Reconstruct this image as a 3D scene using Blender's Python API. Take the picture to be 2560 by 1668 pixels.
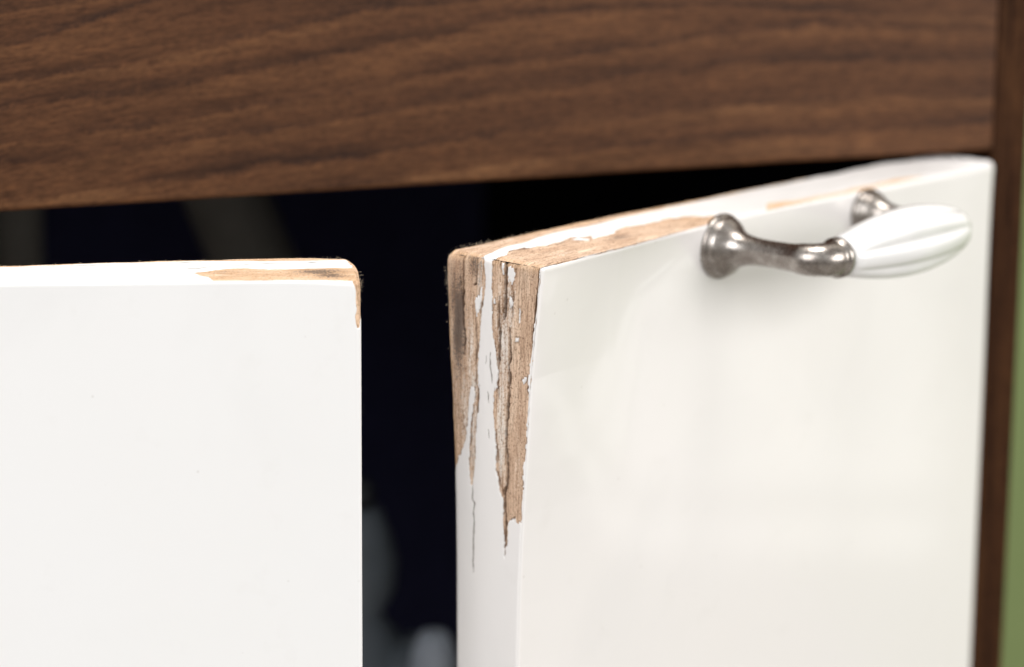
import bpy, math, random
import numpy as np
from mathutils import Vector, Matrix

random.seed(4)
rng = np.random.default_rng(7)
S = bpy.context.scene
for o in list(bpy.data.objects): bpy.data.objects.remove(o)
COL = S.collection
mm = 0.001

# ---------------------------------------------------------------- camera
PW, PH, FPX = 2560.0, 1668.0, 7111.1            # the photograph's grid and a 100 mm lens
TILT, ROLL = math.radians(12.6), math.radians(0.45)
CAM = Vector((0, 0, 0.1365))
fwd = Vector((0, math.cos(TILT), -math.sin(TILT)))
rgt = Vector((1, 0, 0)); upv = rgt.cross(fwd)
R = Matrix((rgt, upv, -fwd)).transposed()
R = R @ Matrix.Rotation(ROLL, 3, 'Z')
cd = bpy.data.cameras.new('camera'); cam = bpy.data.objects.new('camera', cd); COL.objects.link(cam)
cam.matrix_world = Matrix.Translation(CAM) @ R.to_4x4()
cd.lens = 100; cd.sensor_width = 36; cd.clip_start = 0.01; cd.clip_end = 50
cd.dof.use_dof = True; cd.dof.focus_distance = 0.698; cd.dof.aperture_fstop = 7.5; cd.dof.aperture_blades = 0
S.camera = cam
Rn = np.array(R)

# ---------------------------------------------------------------- light
EXPOSURE = 0.15
S.view_settings.view_transform = 'Standard'; S.view_settings.look = 'None'
S.view_settings.gamma = 1; S.view_settings.exposure = EXPOSURE; S.view_settings.use_curve_mapping = False
W = bpy.data.worlds.new('World'); S.world = W; W.use_nodes = True
wn = W.node_tree; bg = wn.nodes['Background']
tc = wn.nodes.new('ShaderNodeTexCoord'); sep = wn.nodes.new('ShaderNodeSeparateXYZ')
cr = wn.nodes.new('ShaderNodeValToRGB'); mr = wn.nodes.new('ShaderNodeMapRange')
wn.links.new(tc.outputs['Generated'], sep.inputs[0]); wn.links.new(sep.outputs['Z'], mr.inputs['Value'])
mr.inputs['From Min'].default_value = -1; mr.inputs['From Max'].default_value = 1
wn.links.new(mr.outputs[0], cr.inputs[0]); wn.links.new(cr.outputs[0], bg.inputs['Color'])
cr.color_ramp.elements[0].color = (0.45, 0.42, 0.39, 1); cr.color_ramp.elements[0].position = 0.42
cr.color_ramp.elements[1].color = (0.80, 0.79, 0.77, 1); cr.color_ramp.elements[1].position = 0.62
bg.inputs['Strength'].default_value = 0.7

def area(name, loc, target, sx, sy, power, color):
    l = bpy.data.lights.new(name, 'AREA'); l.shape = 'RECTANGLE'; l.size = sx; l.size_y = sy
    l.energy = power; l.color = color
    o = bpy.data.objects.new(name, l); COL.objects.link(o); o.location = loc
    o.rotation_euler = (Vector(target) - Vector(loc)).to_track_quat('-Z', 'Y').to_euler()
    return o
TG = (0.03, 0.72, -0.03)
area('window_light', (-0.80, -0.75, 0.95), TG, 1.1, 1.1, 21, (0.985, 0.99, 1.0))
area('room_light', (2.0, -0.15, 0.6), TG, 1.3, 1.0, 27, (1.0, 0.975, 0.955))
area('ceiling_light', (0.1, 0.75, 1.9), TG, 0.8, 0.8, 24, (1.0, 0.97, 0.93))

# ---------------------------------------------------------------- helpers
def ray(x, y):
    d = Rn @ np.array([(x - PW/2)/FPX, -(y - PH/2)/FPX, -1.0])
    return d
C3 = np.array(CAM)
def on_z(x, y, z):
    d = ray(x, y); t = (z - C3[2])/d[2]; return C3 + d*t
def on_plane(x, y, p0, n):
    d = ray(x, y); t = np.dot(np.array(p0) - C3, n)/np.dot(d, n); return C3 + d*t
def proj(p):
    q = Rn.T @ (np.array(p) - C3); return PW/2 + FPX*q[0]/-q[2], PH/2 - FPX*q[1]/-q[2]

def tag(o, label=None, cat=None, group=None, kind=None):
    if label: o['label'] = label
    if cat: o['category'] = cat
    if group: o['group'] = group
    if kind: o['kind'] = kind
    return o
def empty(name, loc):
    o = bpy.data.objects.new(name, None); COL.objects.link(o); o.location = loc
    o.empty_display_size = 0.02
    return o
def link(name, me, mat, parent=None, smooth=True):
    o = bpy.data.objects.new(name, me); COL.objects.link(o)
    if mat: me.materials.append(mat)
    if parent is not None:
        bpy.context.view_layer.update()
        o.parent = parent; o.matrix_parent_inverse = parent.matrix_world.inverted()
    if smooth: me.polygons.foreach_set('use_smooth', [True]*len(me.polygons))
    return o
def quadmesh(name, V, F):
    me = bpy.data.meshes.new(name)
    V = np.asarray(V, dtype=np.float32); F = np.asarray(F, dtype=np.int32)
    me.vertices.add(len(V)); me.vertices.foreach_set('co', V.ravel())
    me.loops.add(F.size); me.loops.foreach_set('vertex_index', F.ravel())
    me.polygons.add(len(F)); me.polygons.foreach_set('loop_start', np.arange(0, F.size, 4, dtype=np.int32))
    try: me.polygons.foreach_set('loop_total', np.full(len(F), 4, dtype=np.int32))
    except Exception: pass
    me.update(calc_edges=True); me.validate()
    return me

def vnoise(a, b, seed):
    """smooth value noise on arrays of coordinates"""
    r = np.random.default_rng(seed); N = 256; g = r.random((N, N))
    ia = np.floor(a).astype(int); ib = np.floor(b).astype(int)
    fa = a - ia; fb = b - ib; fa = fa*fa*(3-2*fa); fb = fb*fb*(3-2*fb)
    G = lambda i, j: g[i % N, j % N]
    return ((G(ia, ib)*(1-fa) + G(ia+1, ib)*fa)*(1-fb) + (G(ia, ib+1)*(1-fa) + G(ia+1, ib+1)*fa)*fb)
def fbm(a, b, seed, oct=4):
    s = 0; w = 1; t = 0
    for k in range(oct):
        s = s + w*vnoise(a*2**k + 17.3*k, b*2**k + 9.1*k, seed+k); t += w; w *= 0.55
    return s/t
def sstep(e0, e1, x):
    t = np.clip((x-e0)/(e1-e0), 0, 1); return t*t*(3-2*t)

# node helpers -----------------------------------------------------------
def newmat(name):
    m = bpy.data.materials.new(name); m.use_nodes = True
    nt = m.node_tree; return m, nt, nt.nodes['Principled BSDF']
def N(nt, t, **k):
    n = nt.nodes.new(t)
    for a, b in k.items():
        if isinstance(a, str) and a in n.inputs: n.inputs[a].default_value = b
        else: setattr(n, a, b)
    return n
def mapped(nt, scale, coord='Object', loc=(0, 0, 0), rot=(0, 0, 0)):
    t = nt.nodes.new('ShaderNodeTexCoord'); m = nt.nodes.new('ShaderNodeMapping')
    m.inputs['Scale'].default_value = scale; m.inputs['Location'].default_value = loc; m.inputs['Rotation'].default_value = rot
    nt.links.new(t.outputs[coord], m.inputs['Vector']); return m
def noise(nt, vec, scale=1, detail=4, rough=0.55, dist=0):
    n = nt.nodes.new('ShaderNodeTexNoise'); n.inputs['Scale'].default_value = scale
    n.inputs['Detail'].default_value = detail; n.inputs['Roughness'].default_value = rough
    n.inputs['Distortion'].default_value = dist
    nt.links.new(vec, n.inputs['Vector']); return n.outputs['Fac']
def ramp(nt, fac, stops):
    r = nt.nodes.new('ShaderNodeValToRGB'); e = r.color_ramp.elements
    while len(e) < len(stops): e.new(0.5)
    for i, (p, c) in enumerate(stops):
        e[i].position = p; e[i].color = (c[0], c[1], c[2], 1) if not isinstance(c, (int, float)) else (c, c, c, 1)
    nt.links.new(fac, r.inputs[0]); return r.outputs[0]
def mix(nt, fac, a, b, mode='MIX'):
    n = nt.nodes.new('ShaderNodeMix'); n.data_type = 'RGBA'; n.blend_type = mode
    for s, v in ((n.inputs[0], fac), (n.inputs[6], a), (n.inputs[7], b)):
        if hasattr(v, 'is_output'): nt.links.new(v, s)
        elif isinstance(v, (int, float)): s.default_value = v if s.type == 'VALUE' else (v, v, v, 1)
        else: s.default_value = (v[0], v[1], v[2], 1)
    return n.outputs[2]
def math_(nt, op, a, b=None, clamp=False):
    n = nt.nodes.new('ShaderNodeMath'); n.operation = op; n.use_clamp = clamp
    for i, v in enumerate((a, b)):
        if v is None: continue
        if hasattr(v, 'is_output'): nt.links.new(v, n.inputs[i])
        else: n.inputs[i].default_value = v
    return n.outputs[0]
def attr(nt, name):
    a = nt.nodes.new('ShaderNodeAttribute'); a.attribute_name = name; return a.outputs['Fac']
def bump(nt, h, strength, dist, bsdf):
    b = nt.nodes.new('ShaderNodeBump'); b.inputs['Strength'].default_value = strength; b.inputs['Distance'].default_value = dist
    nt.links.new(h, b.inputs['Height']); nt.links.new(b.outputs[0], bsdf.inputs['Normal'])

# ---------------------------------------------------------------- materials
def door_material(name, paint_col, warm):
    """gloss white paint over fibreboard; masks ride on the mesh as attributes, object axes are (along, across, up)"""
    m, nt, b = newmat(name)
    # bare fibreboard: streaks run along the board, fine across its thickness
    m1 = mapped(nt, (110, 1900, 110)); m2 = mapped(nt, (420, 3600, 420)); m3 = mapped(nt, (60, 260, 60))
    n1 = noise(nt, m1.outputs[0], 1, 5, 0.65); n2 = noise(nt, m2.outputs[0], 1, 3, 0.6); n3 = noise(nt, m3.outputs[0], 1, 3)
    m4 = mapped(nt, (1500, 2300, 1500)); n4 = noise(nt, m4.outputs[0], 1, 3, 0.7)
    base = ramp(nt, n3, [(0.3, (0.48, 0.33, 0.235)), (0.5, (0.60, 0.435, 0.32)), (0.72, (0.70, 0.545, 0.42))])
    s1 = ramp(nt, n1, [(0.33, (0.36, 0.29, 0.25)), (0.46, (0.95, 0.93, 0.92)), (0.66, (1.22, 1.22, 1.22))])
    base = mix(nt, 0.85, base, s1, 'MULTIPLY')
    s2 = ramp(nt, n2, [(0.30, (0.38, 0.30, 0.26)), (0.42, (1, 1, 1)), (0.7, (1.12, 1.12, 1.12))])
    base = mix(nt, 0.8, base, s2, 'MULTIPLY')
    s4 = ramp(nt, n4, [(0.35, (0.22, 0.16, 0.13)), (0.46, (1, 1, 1)), (0.8, (1.15, 1.15, 1.15))])
    base = mix(nt, 0.75, base, s4, 'MULTIPLY')
    base = mix(nt, math_(nt, 'MULTIPLY', attr(nt, 'orange'), 0.75), base, (0.68, 0.42, 0.21))
    # white residue rubbed into the fibres
    wash = math_(nt, 'ADD', attr(nt, 'wash'), math_(nt, 'MULTIPLY', math_(nt, 'SUBTRACT', n1, 0.5), 1.6))
    wash = math_(nt, 'ADD', wash, math_(nt, 'MULTIPLY', math_(nt, 'SUBTRACT', n4, 0.5), 1.5))
    wash = math_(nt, 'MULTIPLY', ramp(nt, wash, [(0.34, 0.0), (0.78, 1.0)]), 0.8)
    wash = math_(nt, 'MULTIPLY', wash, ramp(nt, attr(nt, 'wash'), [(0.02, 0.0), (0.2, 1.0)]))
    base = mix(nt, wash, base, (0.80, 0.78, 0.74))
    # grey-black mould specks
    st = math_(nt, 'ADD', attr(nt, 'stain'), math_(nt, 'MULTIPLY', math_(nt, 'SUBTRACT', n4, 0.56), 5.0))
    st = math_(nt, 'ADD', st, math_(nt, 'MULTIPLY', math_(nt, 'SUBTRACT', n1, 0.5), 3.0))
    st = math_(nt, 'MULTIPLY', ramp(nt, st, [(0.3, 0.0), (0.95, 1.0)]), ramp(nt, attr(nt, 'stain'), [(0.02, 0.0), (0.25, 1.0)]))
    base = mix(nt, math_(nt, 'MULTIPLY', st, 0.8), base, (0.07, 0.058, 0.055))
    base = mix(nt, math_(nt, 'MULTIPLY', attr(nt, 'crack'), 0.92), base, (0.055, 0.026, 0.012))
    # paint
    md = mapped(nt, (16, 40, 16)); nd = noise(nt, md.outputs[0], 1, 3, 0.5)
    pc = mix(nt, math_(nt, 'MULTIPLY', ramp(nt, nd, [(0.42, 0.0), (0.75, 1.0)]), 0.5), paint_col, warm)
    mg = mapped(nt, (70, 70, 70)); ng = noise(nt, mg.outputs[0], 1, 5, 0.6)
    nw = noise(nt, mapped(nt, (11, 30, 9), loc=(3, 1, 2)).outputs[0], 1, 4, 0.6, 0.8)
    pc = mix(nt, math_(nt, 'MULTIPLY', ramp(nt, nw, [(0.5, 0.0), (0.72, 1.0)]), 0.10), pc, (0.52, 0.52, 0.52))
    grime = math_(nt, 'MULTIPLY', ramp(nt, ng, [(0.6, 0.0), (0.74, 1.0)]), 0.07)
    pc = mix(nt, grime, pc, (0.5, 0.47, 0.42))
    mk = mapped(nt, (330, 330, 330)); vo = nt.nodes.new('ShaderNodeTexVoronoi'); nt.links.new(mk.outputs[0], vo.inputs['Vector'])
    vo.inputs['Scale'].default_value = 0.35
    pc = mix(nt, math_(nt, 'MULTIPLY', ramp(nt, vo.outputs['Distance'], [(0.02, 1.0), (0.06, 0.0)]), 0.22), pc, (0.35, 0.31, 0.26))
    P = math_(nt, 'ADD', attr(nt, 'paint'), math_(nt, 'MULTIPLY', math_(nt, 'SUBTRACT', n2, 0.5), 0.5))
    P = ramp(nt, P, [(0.44, 0.0), (0.56, 1.0)])
    pcr = mix(nt, math_(nt, 'MULTIPLY', attr(nt, 'hair'), 0.85), pc, (0.10, 0.075, 0.055))
    col = mix(nt, P, base, pcr)
    nt.links.new(col, b.inputs['Base Color'])
    ro = ramp(nt, math_(nt, 'MULTIPLY', P, math_(nt, 'ADD', 0.45, math_(nt, 'MULTIPLY', attr(nt, 'gloss'), 0.55))), [(0.0, 0.92), (1.0, 0.24)])
    nt.links.new(ro, b.inputs['Roughness'])
    nt.links.new(math_(nt, 'ADD', 0.06, math_(nt, 'MULTIPLY', math_(nt, 'MULTIPLY', P, attr(nt, 'gloss')), 0.4)), b.inputs['Specular IOR Level'])
    nt.links.new(math_(nt, 'MULTIPLY', math_(nt, 'MULTIPLY', P, 0.8), attr(nt, 'gloss')), b.inputs['Coat Weight']); b.inputs['Coat Roughness'].default_value = 0.07
    h = math_(nt, 'ADD', math_(nt, 'MULTIPLY', n1, 0.6), math_(nt, 'MULTIPLY', n4, 0.7))
    h = math_(nt, 'MULTIPLY', h, math_(nt, 'SUBTRACT', 1.0, P))
    mo = mapped(nt, (220, 220, 220)); no = noise(nt, mo.outputs[0], 1, 2, 0.5)
    h = math_(nt, 'ADD', h, math_(nt, 'MULTIPLY', math_(nt, 'MULTIPLY', no, P), 0.035))
    bump(nt, h, 0.9, 0.00028, b)
    return m
M_door = door_material('painted_fibreboard', (0.805, 0.785, 0.775), (0.805, 0.78, 0.76))
M_door2 = door_material('cool_painted_fibreboard', (0.80, 0.80, 0.80), (0.79, 0.785, 0.775))

def walnut(name, traced=False, dark=1.0, vertical=False):
    m, nt, b = newmat(name)
    t = nt.nodes.new('ShaderNodeTexCoord'); sp = nt.nodes.new('ShaderNodeSeparateXYZ'); nt.links.new(t.outputs['Object'], sp.inputs[0])
    X, Z = (sp.outputs['Z'], sp.outputs['X']) if vertical else (sp.outputs['X'], sp.outputs['Z'])
    # the figure climbs towards the free end and levels out near the side panel
    if not vertical:
        bend = math_(nt, 'MULTIPLY', X, math_(nt, 'SUBTRACT', 0.125, math_(nt, 'MULTIPLY', X, 0.27)))
        Zg = math_(nt, 'SUBTRACT', Z, bend)
    else: Zg = Z
    cb = nt.nodes.new('ShaderNodeCombineXYZ'); nt.links.new(X, cb.inputs[0]); nt.links.new(Zg, cb.inputs[2]); nt.links.new(sp.outputs['Y'], cb.inputs[1])
    def mp(sc):
        q = nt.nodes.new('ShaderNodeMapping'); q.inputs['Scale'].default_value = sc; nt.links.new(cb.outputs[0], q.inputs['Vector']); return q.outputs[0]
    nA = noise(nt, mp((7, 30, 95)), 1, 4, 0.55, 0.5)
    nB = noise(nt, mp((26, 60, 420)), 1, 5, 0.65, 0.35)
    nC = noise(nt, mp((150, 500, 1000)), 1, 4, 0.7)
    nE = noise(nt, mp((420, 900, 1500)), 1, 3, 0.7)
    nD = noise(nt, mp((13, 20, 230)), 1, 3, 0.5, 1.2)
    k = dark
    base_ = nA
    if traced: base_ = math_(nt, 'ADD', math_(nt, 'MULTIPLY', nA, 0.35), math_(nt, 'ADD', 0.10, math_(nt, 'MULTIPLY', attr(nt, 'band'), 0.46)))
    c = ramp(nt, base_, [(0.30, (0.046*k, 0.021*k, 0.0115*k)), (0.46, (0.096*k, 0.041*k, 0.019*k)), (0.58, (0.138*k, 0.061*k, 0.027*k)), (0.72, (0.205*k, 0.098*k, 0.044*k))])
    if traced: c = mix(nt, math_(nt, 'MULTIPLY', attr(nt, 'vein'), 0.48), c, (0.022, 0.012, 0.010))
    c = mix(nt, 0.6 if traced else 0.8, c, ramp(nt, nB, [(0.33, (0.55, 0.54, 0.55)), (0.5, (1, 1, 1)), (0.68, (1.3, 1.28, 1.22))]), 'MULTIPLY')
    c = mix(nt, 0.25 if traced else 1.0, c, ramp(nt, nD, [(0.30, (0.42, 0.40, 0.42)), (0.40, (1, 1, 1)), (0.8, (1.05, 1.05, 1.05))]), 'MULTIPLY')
    c = mix(nt, 0.85, c, ramp(nt, nC, [(0.34, (0.55, 0.5, 0.5)), (0.5, (1, 1, 1)), (0.7, (1.3, 1.25, 1.15))]), 'MULTIPLY')
    c = mix(nt, 0.6, c, ramp(nt, nE, [(0.34, (0.55, 0.5, 0.5)), (0.5, (1, 1, 1)), (0.7, (1.4, 1.3, 1.2))]), 'MULTIPLY')
    nt.links.new(c, b.inputs['Base Color'])
    b.inputs['Roughness'].default_value = 0.5
    b.inputs['Specular IOR Level'].default_value = 0.04 if vertical else 0.15
    bump(nt, math_(nt, 'ADD', nB, nC), 0.35, 0.00015, b)
    return m
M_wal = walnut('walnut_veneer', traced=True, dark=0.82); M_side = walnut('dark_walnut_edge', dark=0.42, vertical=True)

def plain(name, col, rough=0.5, spec=0.5, metal=0, n_scale=60, n_amt=0.25, bumpd=0.0):
    m, nt, b = newmat(name)
    mp_ = mapped(nt, (n_scale,)*3); n = noise(nt, mp_.outputs[0], 1, 4, 0.6)
    c = mix(nt, n_amt, col, ramp(nt, n, [(0.3, tuple(x*0.55 for x in col)), (0.7, tuple(min(1, x*1.4) for x in col))]))
    nt.links.new(c, b.inputs['Base Color']); b.inputs['Roughness'].default_value = rough
    b.inputs['Specular IOR Level'].default_value = spec; b.inputs['Metallic'].default_value = metal
    if bumpd: bump(nt, n, 0.5, bumpd, b)
    return m
M_in = plain('shade_black_board', (0.006, 0.006, 0.009), 0.9, 0.1)  # near-black colour puts the cabinet's inner shade into the boards
M_back = plain('shade_navy_back_panel', (0.030, 0.031, 0.075), 0.9, 0.1)  # navy darkened towards black to stand in for shade inside
M_green = plain('green_wall_paint', (0.24, 0.33, 0.10), 0.8, 0.2, n_scale=4)
def two_tone():
    m, nt, b = newmat('green_wall_bounce_top')
    t = nt.nodes.new('ShaderNodeTexCoord'); sp = nt.nodes.new('ShaderNodeSeparateXYZ'); nt.links.new(t.outputs['Object'], sp.inputs[0])
    n = noise(nt, mapped(nt, (4, 4, 4)).outputs[0], 1, 4)
    g = ramp(nt, n, [(0.3, (0.20, 0.27, 0.10)), (0.7, (0.24, 0.31, 0.12))])
    nt.links.new(mix(nt, math_(nt, 'GREATER_THAN', sp.outputs['Z'], 0.03), g, (0.62, 0.59, 0.54)), b.inputs['Base Color'])  # unseen upper wall made cream so light bounced off it stays neutral
    b.inputs['Roughness'].default_value = 0.8; return m
M_green = two_tone()
M_floor = plain('pale_floor', (0.36, 0.34, 0.32), 0.6, 0.3, n_scale=8)
M_pipe = plain('grey_pipe_plastic', (0.21, 0.20, 0.18), 0.6, 0.2)
M_bot = plain('grey_bottle_plastic', (0.19, 0.22, 0.25), 0.5, 0.3)
M_bot2 = plain('pale_grey_plastic', (0.62, 0.68, 0.78), 0.5, 0.3)
M_cap = plain('dark_cap_plastic', (0.05, 0.055, 0.06), 0.5, 0.3)
M_fib = plain('loose_fibre', (0.80, 0.66, 0.50), 0.9, 0.1, n_scale=900)

def metal_mat():
    m, nt, b = newmat('aged_pewter')
    a = mapped(nt, (300,)*3); n = noise(nt, a.outputs[0], 1, 5, 0.65)
    a2 = mapped(nt, (900,)*3); n2 = noise(nt, a2.outputs[0], 1, 3, 0.6)
    c = ramp(nt, n, [(0.3, (0.22, 0.19, 0.17)), (0.5, (0.32, 0.29, 0.265)), (0.7, (0.46, 0.43, 0.40))])
    nt.links.new(c, b.inputs['Base Color']); b.inputs['Metallic'].default_value = 1.0
    nt.links.new(ramp(nt, n2, [(0.3, 0.20), (0.7, 0.34)]), b.inputs['Roughness'])
    bump(nt, n2, 0.35, 0.0001, b)
    return m
M_metal = metal_mat()
def porcelain():
    m, nt, b = newmat('white_porcelain')
    a = mapped(nt, (90,)*3); n = noise(nt, a.outputs[0], 1, 2)
    nt.links.new(ramp(nt, n, [(0.3, (0.73, 0.73, 0.725)), (0.7, (0.77, 0.77, 0.765))]), b.inputs['Base Color'])
    b.inputs['Roughness'].default_value = 0.12; b.inputs['Coat Weight'].default_value = 0.6; b.inputs['Coat Roughness'].default_value = 0.05
    return m
M_por = porcelain()

# ---------------------------------------------------------------- slab builder
def spaced(stops):
    """stops: [(until, step), ...] growing from 0"""
    v = [0.0]
    for end, st in stops:
        n = max(1, int(round((end - v[-1])/st)))
        v += list(np.linspace(v[-1], end, n+1)[1:])
    return np.array(v)

class Slab:
    """A door: local x = along from the free end, y = through the thickness (0 front .. T back), z = up (0 top).
    F(u,z), B(u,z): outward swelling of the front and the back."""
    def __init__(s, L, H, T, F, B, rad, us, ss, zs, surf):
        V = []; Fc = []; A = {k: [] for k in ('paint', 'wash', 'stain', 'crack', 'orange', 'hair', 'gloss')}
        base = 0
        def patch(kind, a, b, flip):
            nonlocal base
            P, Q = np.meshgrid(a, b, indexing='ij')
            if kind in ('end', 'hinge'): U = np.full_like(P, 0 if kind == 'end' else L); Sx = P; Z = -Q
            elif kind in ('top', 'bottom'): U = P; Sx = Q; Z = np.full_like(P, 0 if kind == 'top' else -H)
            else: U = P; Sx = np.full_like(P, 0 if kind == 'front' else 1); Z = -Q
            f = F(U, Z); bk = B(U, Z)
            y = -f + Sx*(T + f + bk)
            r = rad(U, Sx, Z)
            lo = [0*r + r, -f + r, -H + r]; hi = [L - r, T + bk - r, -r]
            p = [U, y, Z]; c = [np.minimum(np.maximum(p[i], lo[i]), hi[i]) for i in range(3)]
            d = [p[i] - c[i] for i in range(3)]
            ln = np.sqrt(d[0]**2 + d[1]**2 + d[2]**2) + 1e-12
            n = [d[i]/ln for i in range(3)]
            pos = [c[i] + n[i]*r for i in range(3)]
            disp, at = surf(kind, U, Sx, y, Z, f)
            at['gloss'] = np.full(U.shape, 0.0 if kind == 'top' else 0.25 if kind == 'end' else 1.0)
            pos = [pos[i] + n[i]*disp for i in range(3)]
            V.append(np.stack(pos, -1).reshape(-1, 3))
            for k in A: A[k].append(np.broadcast_to(at[k], P.shape).reshape(-1))
            na, nb = P.shape
            I = (np.arange(na-1)[:, None]*nb + np.arange(nb-1)[None, :]).reshape(-1) + base
            q = np.stack([I, I+nb, I+nb+1, I+1], -1)
            if flip: q = q[:, ::-1]
            Fc.append(q); base += na*nb
        patch('end', ss, zs, False)
        patch('front', us, zs, True) 
        patch('top', us, ss, False)
        cz = zs[::8] if zs[-1] == zs[::8][-1] else np.append(zs[::8], zs[-1])
        cu = us[::6] if us[-1] == us[::6][-1] else np.append(us[::6], us[-1])
        patch('back', cu, cz, False); patch('hinge', ss[::6] if ss[::6][-1] == 1 else np.append(ss[::6], 1.0), cz, True)
        patch('bottom', cu, ss[::6] if ss[::6][-1] == 1 else np.append(ss[::6], 1.0), True)
        s.V = np.concatenate(V); s.F = np.concatenate(Fc); s.A = {k: np.concatenate(v) for k, v in A.items()}
    def build(s, name, mat, origin, ang, parent):
        me = quadmesh(name, s.V, s.F)
        for k, v in s.A.items():
            a = me.attributes.new(k, 'FLOAT', 'POINT'); a.data.foreach_set('value', v.astype(np.float32))
        import bmesh
        bm = bmesh.new(); bm.from_mesh(me); bmesh.ops.remove_doubles(bm, verts=bm.verts, dist=0.000012)
        bmesh.ops.recalc_face_normals(bm, faces=bm.faces)
        bm.to_mesh(me); bm.free()
        o = bpy.data.objects.new(name, me); COL.objects.link(o); me.materials.append(mat)
        o.parent = parent
        o.matrix_world = Matrix.Translation(Vector(origin)) @ Matrix.Rotation(ang, 4, 'Z')
        bpy.context.view_layer.update()
        o.matrix_parent_inverse = Matrix.Identity(4)
        o.matrix_basis = parent.matrix_world.inverted() @ (Matrix.Translation(Vector(origin)) @ Matrix.Rotation(ang, 4, 'Z'))
        me.polygons.foreach_set('use_smooth', [True]*len(me.polygons))
        return o

def lineseg_dist(a, b, pts):
    d = np.full(a.shape, 1e9); tpos = np.zeros(a.shape)
    for i in range(len(pts)-1):
        p, q = np.array(pts[i]), np.array(pts[i+1]); v = q-p; l2 = (v**2).sum() + 1e-18
        t = np.clip(((a-p[0])*v[0] + (b-p[1])*v[1])/l2, 0, 1)
        dd = np.sqrt((a-p[0]-t*v[0])**2 + (b-p[1]-t*v[1])**2)
        m = dd < d; d = np.where(m, dd, d); tpos = np.where(m, (i+t)/(len(pts)-1), tpos)
    return d, tpos
def inpoly(a, b, pts):
    r = np.zeros(a.shape, bool); n = len(pts)
    for i in range(n):
        x0, y0 = pts[i]; x1, y1 = pts[(i+1) % n]
        if y0 == y1: continue
        c = ((y0 > b) != (y1 > b)) & (a < (x1-x0)*(b-y0)/(y1-y0) + x0)
        r ^= c
    return r
def poly_sd(a, b, pts):
    d, _ = lineseg_dist(a, b, list(pts) + [pts[0]])
    return np.where(inpoly(a, b, pts), d, -d)

# ---------------------------------------------------------------- the open door
K = proj                                    # only used for checks
phi = math.radians(41.0)                    # direction of the open door, from the camera's forward axis
dd_ = np.array([math.sin(phi), math.cos(phi), 0.0])      # along the door, towards the hinge
nb = np.array([-math.cos(phi), math.sin(phi), 0.0])      # through the door, front to back
corner = on_z(1353, 667, 0.0)
wfb = np.dot(on_plane(1297, 1668, corner, dd_) - corner, nb) + 0.4*mm
T1 = np.dot(on_plane(1142, 1668, corner, dd_) - corner, nb) - wfb + 0.4*mm
SWF = wfb; SWB = 4*mm
ORG1 = corner + nb*wfb
ANG1 = math.atan2(dd_[1], dd_[0])
def loc1(p):
    d = np.array(p) - ORG1; return np.dot(d, dd_), np.dot(d, nb), d[2]
def end1(x, y):                             # pixel on the end face -> (through, up)
    u, w, z = loc1(on_plane(x, y, ORG1, dd_)); return w, z
def top1(x, y):                             # pixel on the top -> (along, through)
    u, w, z = loc1(on_z(x, y, 0.0)); return u, w
L1 = top1(2484, 402)[0]
fe = np.array([end1(x, y) for x, y in [(1353, 668), (1345, 760), (1336, 860), (1328, 950), (1322, 1060), (1316, 1180), (1309, 1290), (1304, 1400), (1300, 1520), (1297, 1668)]])
be = np.array([end1(x, y) for x, y in [(1108, 628), (1110, 700), (1117, 790), (1124, 900), (1132, 1020), (1138, 1130), (1142, 1240), (1144, 1400), (1144, 1668)]])
ft = np.array([top1(x, y) for x, y in [(1353, 667), (1560, 617), (1760, 563), (1900, 530), (2100, 484), (2300, 442), (2470, 408)]])
bt = np.array([top1(x, y) for x, y in [(1110, 626), (1300, 585), (1560, 532), (1760, 494), (1923, 461), (2084, 432), (2165, 415), (2245, 400), (2340, 388), (2400, 384)]])
def mk(arr_z, arr_v, arr_u, arr_w, sgn, Tb, amp):
    o = np.argsort(-arr_z); z0 = -arr_z[o]; v0 = arr_v[o]
    v0 = (v0 - v0[-1]); pz = np.clip(v0/(v0[0] if abs(v0[0]) > 1e-9 else 1), 0, 1)
    uu = arr_u; ww = sgn*(arr_w - Tb)
    ww = np.clip(ww, 0.0, 12*mm)
    def f(U, Z):
        top = np.interp(U, uu, ww); fall = np.interp(-Z, z0, pz)
        fall2 = np.exp(-np.maximum(-Z, 0)/0.010)
        far = sstep(0.0, 0.05, U)
        return top*(fall*(1-far) + fall2*far)
    return f
F1 = mk(fe[:, 1], -fe[:, 0], ft[:, 0], ft[:, 1], -1, 0.0, SWF)
B1_ = mk(be[:, 1], be[:, 0], bt[:, 0], bt[:, 1], 1, T1, SWB)
def B1(U, Z): return B1_(U, Z) + 1.3*mm*np.exp(-U/.02)*np.exp(Z/.05)
def rad1(U, Sx, Z):
    near = np.exp(-((U/0.016)**2)) * np.exp(-((Z/0.014)**2))
    backc = sstep(0.55, 1.0, Sx)
    front = sstep(0.3, 0.0, Sx)
    far = sstep(0.10, 0.2, U)
    return 1.1*mm + near*backc*1.6*mm + near*(1-backc)*0.5*mm + 0.7*mm*backc + far*1.3*mm - 0.35*mm*front*sstep(0.03, 0.06, -Z)
c1 = lambda X, Y: (1060 + X/3.525, 560 + Y/3.525)
c2 = lambda X, Y: (1080 + X/3.231, 960 + Y/3.231)
c4 = lambda X, Y: (1100 + X/5.174, 540 + Y/5.174)
c3 = lambda X, Y: (1300 + X/1.889, 360 + Y/1.889)
E = lambda f, pts: [end1(*f(*p)) for p in pts]
TP = lambda f, pts: [top1(*f(*p)) for p in pts]
idn = lambda x, y: (x, y)
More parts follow.
